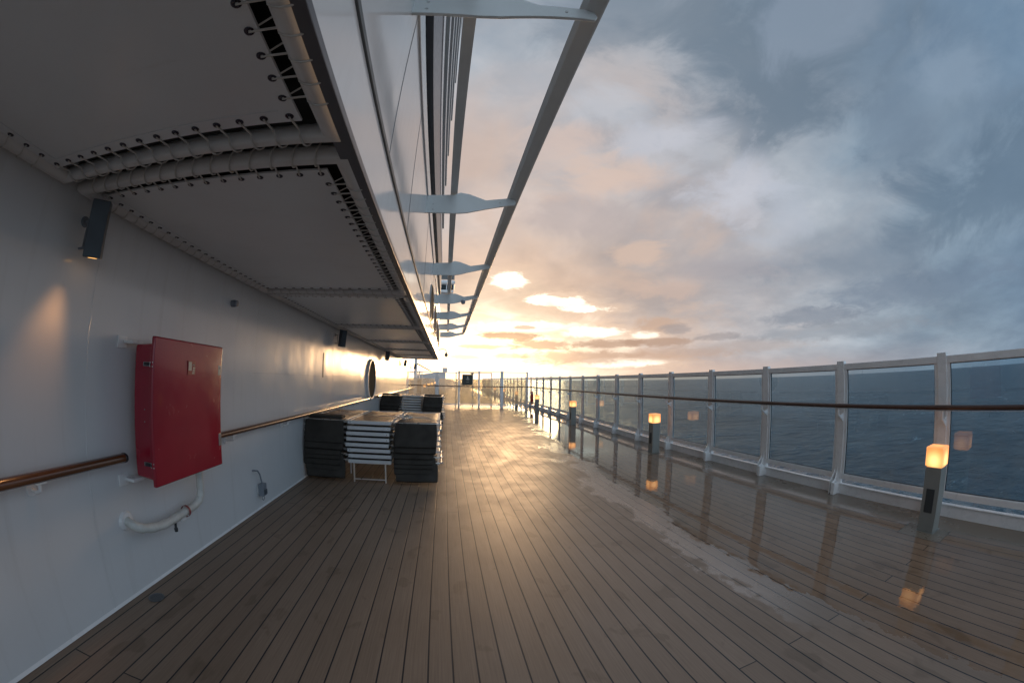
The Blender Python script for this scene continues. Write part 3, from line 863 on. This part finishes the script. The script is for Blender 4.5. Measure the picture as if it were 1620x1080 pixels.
def drape_mesh(drop, bulge, seed, wdt):
    rnd = random.Random(seed)
    n, m_ = 10, 14
    vs = []; x0 = (LW - wdt) / 2
    for i in range(n + 1):
        u = i / n
        wob = rnd.uniform(-.006, .006)
        for j in range(m_ + 1):
            v = j / m_
            if v < .18:
                y = -.018 - .02 * math.sin(v / .18 * PI / 2); z = .035 - .02 * (v / .18)
            else:
                q = (v - .18) / .82
                y = -.038 - bulge * math.sin(q * PI * .62) + wob * q; z = .015 - drop * q
            ex = (1 - (abs(2 * u - 1)) ** 8) * 0
            xx = x0 + wdt * u + (.014 * math.sin(v * 3) * (2 * u - 1))
            if v > .70:                    # padded roll along the bottom hem
                h_ = (v - .70) / .30
                y -= .042 * math.sin(h_ * PI * .75); 
                if h_ > .8: y += .03 * (h_ - .8) / .2
            vs.append((xx, y + .012 * abs(2 * u - 1) ** 6, z))
    fs = [(i * (m_ + 1) + j, (i + 1) * (m_ + 1) + j, (i + 1) * (m_ + 1) + j + 1, i * (m_ + 1) + j + 1) for i in range(n) for j in range(m_)]
    return MB().add(vs, fs, True)
def make_lounger(drape, seed=0):
    t = empty('sun_lounger', (0, 0, 0))
    lounger_base(t, drape, LW)
    if drape:
        d = drape_mesh(.355, .022, seed, .60).build('headrest_flap', M['black'], t)
        s_ = d.modifiers.new('solid', 'SOLIDIFY'); s_.thickness = .045; s_.offset = -1
        b_ = d.modifiers.new('bev', 'BEVEL'); b_.width = .014; b_.segments = 3; b_.limit_method = 'ANGLE'; b_.angle_limit = R(50)
    return t
GL = 'stacked folded sun loungers'
proto_d = make_lounger(True, 3); proto_c = make_lounger(False)
tag(proto_d, cat='sun lounger', group=GL); tag(proto_c, cat='sun lounger', group=GL)
def pillow(t):
    p = MB().box(.05, LW - .05, -.01, .22, .05, .10).build('pillow', M['black'], t, .022, segs=4)
def legs(t):
    for x in (.075, LW - .095): MB().box(x, x + .02, .01, .03, -.30, -.009).build('leg', M['alu_edge'], t)
    MB().box(.0955, LW - .0955, .012, .028, -.262, -.245).build('leg_stretcher', M['alu_edge'], t)
    for x in (.02, LW - .04): MB().box(x, x + .02, LL - .5, LL - .48, -.30, -.002).build('leg', M['alu_edge'], t)
    MB().box(.0405, LW - .0405, LL - .498, LL - .482, -.25, -.235).build('leg_stretcher', M['alu_edge'], t)
levels = ['topmost', 'second from top', 'third from top', 'fourth from top', 'fifth from top', 'sixth from top', 'seventh from top', 'lowest']
used = {'d': False, 'c': False}
def stack(x, y, z_top, kind, n, where, fr, pil):
    rnd = random.Random(int(x * 100 + y * 10))
    for k in range(n):
        src = proto_d if kind == 'd' else proto_c
        if not used[kind]: o = src; used[kind] = True; cp = False
        else: o = copy_tree(src); cp = True
        z = z_top - .0845 * k
        jx = [0, -.008, -.03, -.03, -.04, -.02, .0, .0, .01][k] + rnd.uniform(-.006, .006)
        jy = rnd.uniform(-.012, .012) + ([0, .012, .03, .045, .05, .055, .04, .03, .02][k] if kind == 'd' else 0)
        o.location = (x + jx, y + jy, z)
        lv = levels[k] if n == 8 and k < 7 else (levels[k] if k < 7 and k < n - 1 else ('lowest' if k == n - 1 else 'second from bottom'))
        o['label'] = '%s lounger in the %s %s stack, %s' % (lv, fr, where, 'black flap hanging down' if kind == 'd' else 'bare aluminium end facing out')
        o['group'] = GL
        yield k, o
jobs = []
for (y, fr, n, zt, yo) in ((5.60, 'nearer', 8, .895, 0), (12.45, 'farther', 9, .965, .25)):
    jobs.append((-2.185, y + .03, zt, 'd', n, 'wall side', fr)); jobs.append((-1.485, y + yo, zt, 'c', n, 'middle', fr)); jobs.append((-.775, y, zt, 'd', n, 'open deck side', fr))
extra = []
for j in jobs:
    for k, o in stack(*j[:7], None):
        extra.append((j, k, o))
for j, k, o in extra:
    if j[3] == 'd' and k < j[4] - 1:
        for ch in o.children:
            if ch.name.startswith('headrest_flap'):
                w_ = [1, .985, .95, .93, .96, .92, .97, 1, 1][k] * random.uniform(.985, 1.01)
                ch.scale.x = w_; ch.location.x = random.uniform(-.006, .012) * (1 if k else 0)
                ch.scale.z = random.uniform(.93, 1.03)
                ch.rotation_euler.x = random.uniform(-.02, .03)
    if k == 0 and j[3] == 'd' and (j[5] == 'wall side' or j[6] == 'farther'): pillow(o)
    if k == j[4] - 1 and j[3] == 'c': legs(o)
    if k == j[4] - 1 and j[3] == 'd':
        for ch in o.children:
            if ch.name.startswith('headrest_flap'): ch.scale.z = .76
        for x in (.03, LW - .05):
            for yy in (.4, LL - .5): MB().box(x, x + .02, yy, yy + .02, -.29, -.002).build('leg', M['alu'], o)
# tie cord on the top of the right near stack
tc = MB(); pts = []
for i in range(90):
    a = i / 89 * 2 * PI * 3.3
    rr = .07 + .03 * math.sin(i * .37)
    pts.append((-.70 + rr * 1.5 * math.cos(a) + .05 * math.sin(i * .11), 6.25 + rr * 2.6 * math.sin(a), .945 + .012 * math.sin(i * .9) + .0002 * i))
tc.tube(pts, .007, 6)
tc.tube([(-.62, 6.3, .945), (-.35, 6.20, .94), (-.11, 6.0, .938), (-.10, 5.95, .90)], .005, 6)
tc.tube([(-.78, 6.3, .945), (-1.1, 6.45, .94), (-1.7, 6.7, .94), (-2.16, 6.8, .94)], .005, 6)
tag(tc.build('tie_cord', M['cord']), 'loose loop of pale tie cord on top of the nearer lounger stacks', 'cord')

# ------------------------------------------------------------------ far things beyond the gate
bw = empty('bridge_cabin', (-.1, 40, 11.3), 'far rounded white wheelhouse cabin with dark windows high above the deck', 'cabin')
MB().box(-3, .5, -1.2, 1.4, -.85, -.5).build('floor', M['whitefar'], bw, .15, segs=4)
c_ = MB().box(-3, .62, -1.3, 1.5, .02, .55); c_.build('roof', M['whitefar'], bw, .22, segs=4)
MB().box(-3, .45, -1.15, 1.35, -.5, .02).build('window_band', M['darkglass'], bw, .05)
for x in (-.9, -.3, .1, .44): MB().box(x, x + .09, -1.22, -1.16, -.5, .02).build('mullion', M['whitefar'], bw)
rl = MB()
for x in (-1, -.6, -.2, .2, .52): rl.box(x, x + .03, -1.1, -1.07, .55, 1.5)
rl.box(-1, .55, -1.1, -1.07, 1.45, 1.5); rl.build('roof_rail', M['farbits'], bw)
MB().box(-1, .5, -1.09, -1.08, .6, 1.4).build('screen', M['farbits'], bw)
MB().box(-4.5, -3, -1, 9, -12, 3).build('tower', M['whitefar'], bw)
MB().box(-3, -.4, -.9, 1.2, -1.3, -.86).build('support', M['whitefar'], bw)

fd = empty('forward_deckhouse', (0, 44, 0), 'low pale forward deckhouse with sloping roof seen beyond the gate', 'deckhouse')
MB().prism([(-7, .01), (-.2, .01), (-.2, 2.35), (-1.3, 2.3), (-3.5, 1.95), (-7, 1.9)], 'y', 0, 6).build('house', M['whitefar'], fd)
MB().box(-.55, .0, -.3, .3, 2.36, 2.85).build('vent_housing', M['whitefar'], fd, .05)
# posts and locker at the end of the wall
ep = empty('end_stanchions', (-2.0, 25.8, 0), 'cluster of thin stanchions and a grey locker at the far wall end', 'stanchions')
for x, h in ((-.35, 2.0), (-.13, 2.2), (.12, 2.1), (.30, 2.05)): MB().box(x - .025, x + .025, -.025, .025, .0, h).build('post', M['white'], ep)
MB().box(-.05, .22, .10, .40, .0, 1.45).build('locker', M['farbits'], ep, .01)
MB().box(-.35, .30, -.02, .02, 1.95, 2.0).build('top_bar', M['white'], ep)
# gangway ramp edge seen against the glow
gw = MB().prism([(-2.1, 2.62), (-1.15, 2.13), (-1.15, 2.06), (-2.1, 2.53)], 'y', 26.2, 26.6)
tag(gw.build('sloping_ramp', M['farbits']), 'dark sloping ramp edge against the bright sky beyond the wall end', 'ramp')
# string of distant deck lamps
for i, (x, y, z) in enumerate(((-1.95, 27, .58), (-1.95, 33, .95), (-1.75, 36, 1.0), (-1.55, 39, 1.05), (-1.3, 42, 1.12))):
    t = empty('deck_lamp', (x, y, z), ['amber lamp just above the far lounger stack', 'first of the small amber lamps beyond the wall end', 'second of the small amber lamps beyond the wall end',
              'third of the small amber lamps beyond the wall end', 'last of the small amber lamps beyond the wall end'][i], 'lamp', 'small amber lamps beyond the wall end')
    s_ = .11
    MB().box(-s_, s_, -s_, s_, -.10, .10).build('lamp_head', M['farlamp'], t, .02)
    MB().box(-s_ * .8, s_ * .8, -s_ * .8, s_ * .8, -z, -.104).build('post', M['bol'], t)
# covered equipment hump
hp = MB(); hp.lathe([(.001, .78), (.5, .74), (.85, .55), (1.0, .2), (1.02, 0)], (-1.1, 31, .0), 'z', 24)
tag(hp.build('covered_winch', M['farbits']), 'dark domed covered machinery beyond the far lounger stack', 'machinery')

# ------------------------------------------------------------------ sky
SUN_AZ, SUN_EL = 9.0, 4.0
wld = bpy.data.worlds.new('World'); sc.world = wld; wld.use_nodes = True
nt = wld.node_tree; k = N(nt)
bg = nt.nodes['Background']
dirv = k.vm('NORMALIZE', k.n('ShaderNodeTexCoord').outputs['Generated'])
s = k.sep(dirv)
az = k.m('MULTIPLY', k.m('ARCTAN2', s[0], s[1]), 180 / PI)
el = k.m('MULTIPLY', k.m('ARCSINE', s[2]), 180 / PI)
S = Vector((math.sin(R(SUN_AZ)) * math.cos(R(SUN_EL)), math.cos(R(SUN_AZ)) * math.cos(R(SUN_EL)), math.sin(R(SUN_EL))))
dot = k.vm('DOT_PRODUCT', dirv, tuple(S))
ang = k.m('ARCCOSINE', k.m('MINIMUM', dot, .99999))
wn = k.noise(k.vm('MULTIPLY', dirv, (1, 1, 1.8)), 2.4, 7, .62, .35)
wn2 = k.noise(k.vm('MULTIPLY', dirv, (1, 1, 2.5)), 6.0, 6, .6, .5)
angw = k.m('ADD', ang, k.m('MULTIPLY', k.m('SUBTRACT', wn, .5), k.mr(ang, .1, .8, .1, .7)))
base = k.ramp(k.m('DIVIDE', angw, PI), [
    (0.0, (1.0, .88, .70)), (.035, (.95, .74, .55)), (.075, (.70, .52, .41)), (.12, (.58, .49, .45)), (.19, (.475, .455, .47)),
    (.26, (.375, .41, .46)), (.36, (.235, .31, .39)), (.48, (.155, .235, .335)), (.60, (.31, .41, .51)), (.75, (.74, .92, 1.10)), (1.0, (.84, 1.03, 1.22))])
# big soft cloud modelling
pz = k.m('ADD', k.m('MAXIMUM', s[2], 0), .28)
pl = k.comb(k.m('DIVIDE', s[0], pz), k.m('DIVIDE', s[1], pz), 0)
c1 = k.noise(pl, 1.0, 6, .55, .35)
c2 = k.noise(k.vm('ADD', pl, (7.3, 2.1, 0)), 2.3, 6, .55, .4)
cm = k.m('ADD', k.m('MULTIPLY', c1, .68), k.m('MULTIPLY', c2, .32))
amp = k.ramp(k.mr(cm, .37, .64), [(0, (.70, .72, .76)), (.35, (.86, .87, .89)), (.6, (1.02, 1.02, 1.02)), (.8, (1.17, 1.15, 1.13)), (1, (1.36, 1.32, 1.27))])
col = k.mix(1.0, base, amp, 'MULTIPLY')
# pink lit edges in the middle distance
pink = k.m('MULTIPLY', k.mr(k.noise(k.vm('ADD', pl, (3.1, 8.2, 0)), 1.6, 6, .55, .4), .52, .66, 0, .55), k.m('MULTIPLY', k.mr(ang, .15, .35), k.mr(ang, .95, .55)))
col = k.mix(pink, col, (.63, .46, .37, 1))
# warm strip over the horizon
hz = k.m('MULTIPLY', k.mr(el, 4.2, .6, 0, 1, True), k.mr(az, 85, 40))
hz = k.m('MULTIPLY', hz, k.mr(az, -60, -25))
hcol = k.ramp(k.mr(az, 0, 90), [(0, (1.0, .84, .62)), (.3, (.80, .56, .40)), (.6, (.52, .42, .40)), (1, (.30, .33, .38))])
col = k.mix(k.m('MULTIPLY', hz, .8), col, hcol)
# bright opening round the sun with ragged border
wob = k.m('MULTIPLY', k.m('SUBTRACT', k.noise(k.comb(k.m('MULTIPLY', az, .035), k.m('MULTIPLY', el, .09), 0), 3.2, 7, .62, .6), .5), 1.0)
wob2 = k.m('MULTIPLY', k.m('SUBTRACT', k.noise(k.comb(k.m('MULTIPLY', az, .10), k.m('MULTIPLY', el, .28), 4.0), 3.6, 8, .68, .5), .5), 1.0)
def blob(a, e, ra, re, wobble=.9, soft=.35, wv=None):
    dx = k.m('DIVIDE', k.m('SUBTRACT', az, a), ra); dy = k.m('DIVIDE', k.m('SUBTRACT', el, e), re)
    d = k.m('SQRT', k.m('ADD', k.m('MULTIPLY', dx, dx), k.m('MULTIPLY', dy, dy)))
    d = k.m('ADD', d, k.m('MULTIPLY', wob2 if wv is None else wv, wobble * 4.2))
    return k.mr(d, 1 + soft, 1 - soft, 0, 1, True)
def over(col, m_, c, s_=1.0): return k.mix(k.m('MULTIPLY', m_, s_), col, (*c, 1))
WHT = (1.75, 1.55, 1.28)
HOT = (3.4, 2.25, 1.25)
col = over(col, blob(5, 2, 21, 8.2, .35, .45, wob), (1.3, 1.08, .84), .8)
col = over(col, blob(3, 3, 14, 5.5, .30, .5, wob), HOT, .85)
for (a, e, ra, re, st) in ((9.2, 14.8, 2.4, 1.35, .95), (14.8, 12.0, 2.8, .8, .95), (18.8, 11.6, 2.4, .9, .95), (20.5, 10.6, 3.6, .55, .8), (12, 8.0, 9, .8, .7), (22, 7.2, 4.5, .8, .7), (30, 6.6, 2.0, .6, .5), (26, 2.6, 6, .7, .6)):
    col = over(col, blob(a, e, ra * 1.5, re * 1.7, .5, .6), (.85, .62, .46), .55)
    col = over(col, blob(a, e, ra, re, .5, .3), WHT, st)
D1, D2, D3 = (.42, .285, .225), (.52, .36, .28), (.33, .30, .31)
for (a, e, ra, re, c, st, sf) in ((9.5, 6.6, 4.4, .62, D1, .85, .3), (14, 5.3, 5.0, .75, D2, .85, .35), (20, 3.4, 10, .9, D2, .75, .45), (25, 5.4, 5.0, .62, D1, .8, .35),
                          (31.5, 5.5, 4.5, .6, D1, .8, .35), (33, 3.8, 9, .9, D2, .6, .5), (31.5, 8.0, 3.4, 1.0, D2, .75, .35), (34.5, 7.4, 2.2, .7, D3, .7, .4), (41, 6.0, 3.2, .55, D3, .7, .4),
                          (5, 4.9, 2.8, .35, D2, .7, .4), (2.2, 3.3, 2.4, .35, D2, .45, .5), (9.6, 3.6, 2.4, .35, D2, .35, .5), (11.5, 7.9, 1.6, .28, D1, .7, .3), (44, 4.4, 9, .9, (.43, .36, .34), .5, .5),
                          (55, 8.0, 7, 1.2, (.20, .23, .29), .65, .5), (58, 5.8, 12, 1.0, (.24, .27, .32), .55, .5), (70, 10, 12, 2.0, (.15, .20, .28), .5, .5)):
    col = over(col, blob(a, e, ra, re, .55, sf), c, st)
# pale cumulus heads further up
for (a, e, ra, re, c, st) in ((30, 18.5, 4.0, 2.2, (.66, .48, .38), .6), (33.5, 13.5, 5, 1.5, (.62, .45, .37), .5), (42, 15.5, 8, 1.5, (.36, .34, .37), .45),
                          (47, 24, 4, 2.6, (.55, .55, .60), .55), (36, 34, 8, 3.2, (.48, .50, .55), .45), (24, 30, 6, 3, (.66, .50, .42), .5), (16, 34, 6, 4, (.62, .49, .43), .45)):
    col = over(col, blob(a, e, ra, re, 1.0, .55, wob), c, st)
# darker slate cloud bank high up to the right and overhead
wob3 = k.m('MULTIPLY', k.m('SUBTRACT', k.noise(k.vm('MULTIPLY', dirv, (1, 1, 1.6)), 4.2, 7, .62, .5), .5), 1.0)
for (a, e, ra, re, c, st) in ((57, 41, 20, 10, (.125, .175, .235), .80), (34, 53, 14, 6, (.19, .235, .29), .65), (88, 20, 15, 7, (.10, .155, .225), .70), (74, 30, 8, 5, (.15, .205, .28), .5),
                          (62, 14, 10, 2.2, (.17, .22, .29), .5), (38, 27, 6, 2.2, (.30, .31, .35), .55), (20, 24, 7, 2.5, (.42, .36, .36), .5), (14, 44, 8, 3, (.34, .37, .42), .5)):
    col = over(col, blob(a, e, ra, re, 1.0, .55, wob3), c, st)
for (a, e, ra, re, c, st) in ((27, 41, 9, 3.0, (.52, .54, .59), .6), (38, 35, 9, 2.6, (.55, .56, .62), .65), (47, 27, 7, 3.2, (.55, .57, .64), .65), (54, 22, 6, 4.0, (.44, .48, .56), .55),
                          (30, 30, 8, 2.0, (.66, .50, .42), .55), (20, 36, 6, 2.4, (.64, .50, .44), .5), (70, 44, 9, 4, (.27, .33, .42), .5), (84, 32, 8, 4, (.25, .33, .43), .5)):
    col = over(col, blob(a, e, ra, re, 1.1, .6, wob3), c, st)
sky = k.n('ShaderNodeTexSky', sky_type='NISHITA'); sky.sun_disc = False
sky.sun_elevation = R(SUN_EL); sky.sun_rotation = R(SUN_AZ); sky.air_density = 1.2; sky.dust_density = 3
skl = k.mix(1.0, sky.outputs[0], (.12, .12, .12, 1), 'MULTIPLY')
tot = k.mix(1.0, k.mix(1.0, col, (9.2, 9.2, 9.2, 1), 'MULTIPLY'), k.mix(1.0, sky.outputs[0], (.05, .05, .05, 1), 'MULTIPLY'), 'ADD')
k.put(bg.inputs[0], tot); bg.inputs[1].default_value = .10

sun = bpy.data.lights.new('sun', 'SUN'); sun.energy = 1.35; sun.angle = R(17); sun.color = (1, .60, .29)
so_ = bpy.data.objects.new('sun', sun); COL.objects.link(so_)
so_.rotation_euler = (-S).to_track_quat('-Z', 'Y').to_euler()

# ------------------------------------------------------------------ camera: wide fisheye
cam = bpy.data.cameras.new('camera'); co = bpy.data.objects.new('camera', cam); COL.objects.link(co)
yaw, pitch, roll = 0.16902, 0.10066, 0.01164
cy, sy, cp, sp = math.cos(yaw), math.sin(yaw), math.cos(pitch), math.sin(pitch)
f = Vector((sy * cp, cy * cp, sp)); r = Vector((cy, -sy, 0)); u = r.cross(f)
r2 = r * math.cos(roll) + u * math.sin(roll); u2 = -r * math.sin(roll) + u * math.cos(roll)
mt = Matrix((( r2.x, u2.x, -f.x, 0), (r2.y, u2.y, -f.y, 0), (r2.z, u2.z, -f.z, H), (0, 0, 0, 1)))
co.matrix_world = mt
cam.type = 'PANO'; cam.panorama_type = 'FISHEYE_LENS_POLYNOMIAL'
cam.sensor_width = 36; cam.sensor_height = 24; cam.sensor_fit = 'HORIZONTAL'
cam.fisheye_fov = R(200)
cam.fisheye_polynomial_k0 = 0
cam.fisheye_polynomial_k1 = -7.46205469e-02; cam.fisheye_polynomial_k2 = -1.07597369e-04
cam.fisheye_polynomial_k3 = 1.49263874e-05; cam.fisheye_polynomial_k4 = 5.36521223e-08
cam.clip_start = .02; cam.clip_end = 60000
sc.camera = co

sc.view_settings.view_transform = 'Standard'; sc.view_settings.look = 'None'
sc.view_settings.exposure = .20; sc.view_settings.gamma = 1
sc.render.engine = 'CYCLES'
sc.cycles.use_denoising = True
sc.cycles.max_bounces = 8; sc.cycles.transparent_max_bounces = 24
sc.cycles.sample_clamp_indirect = 8
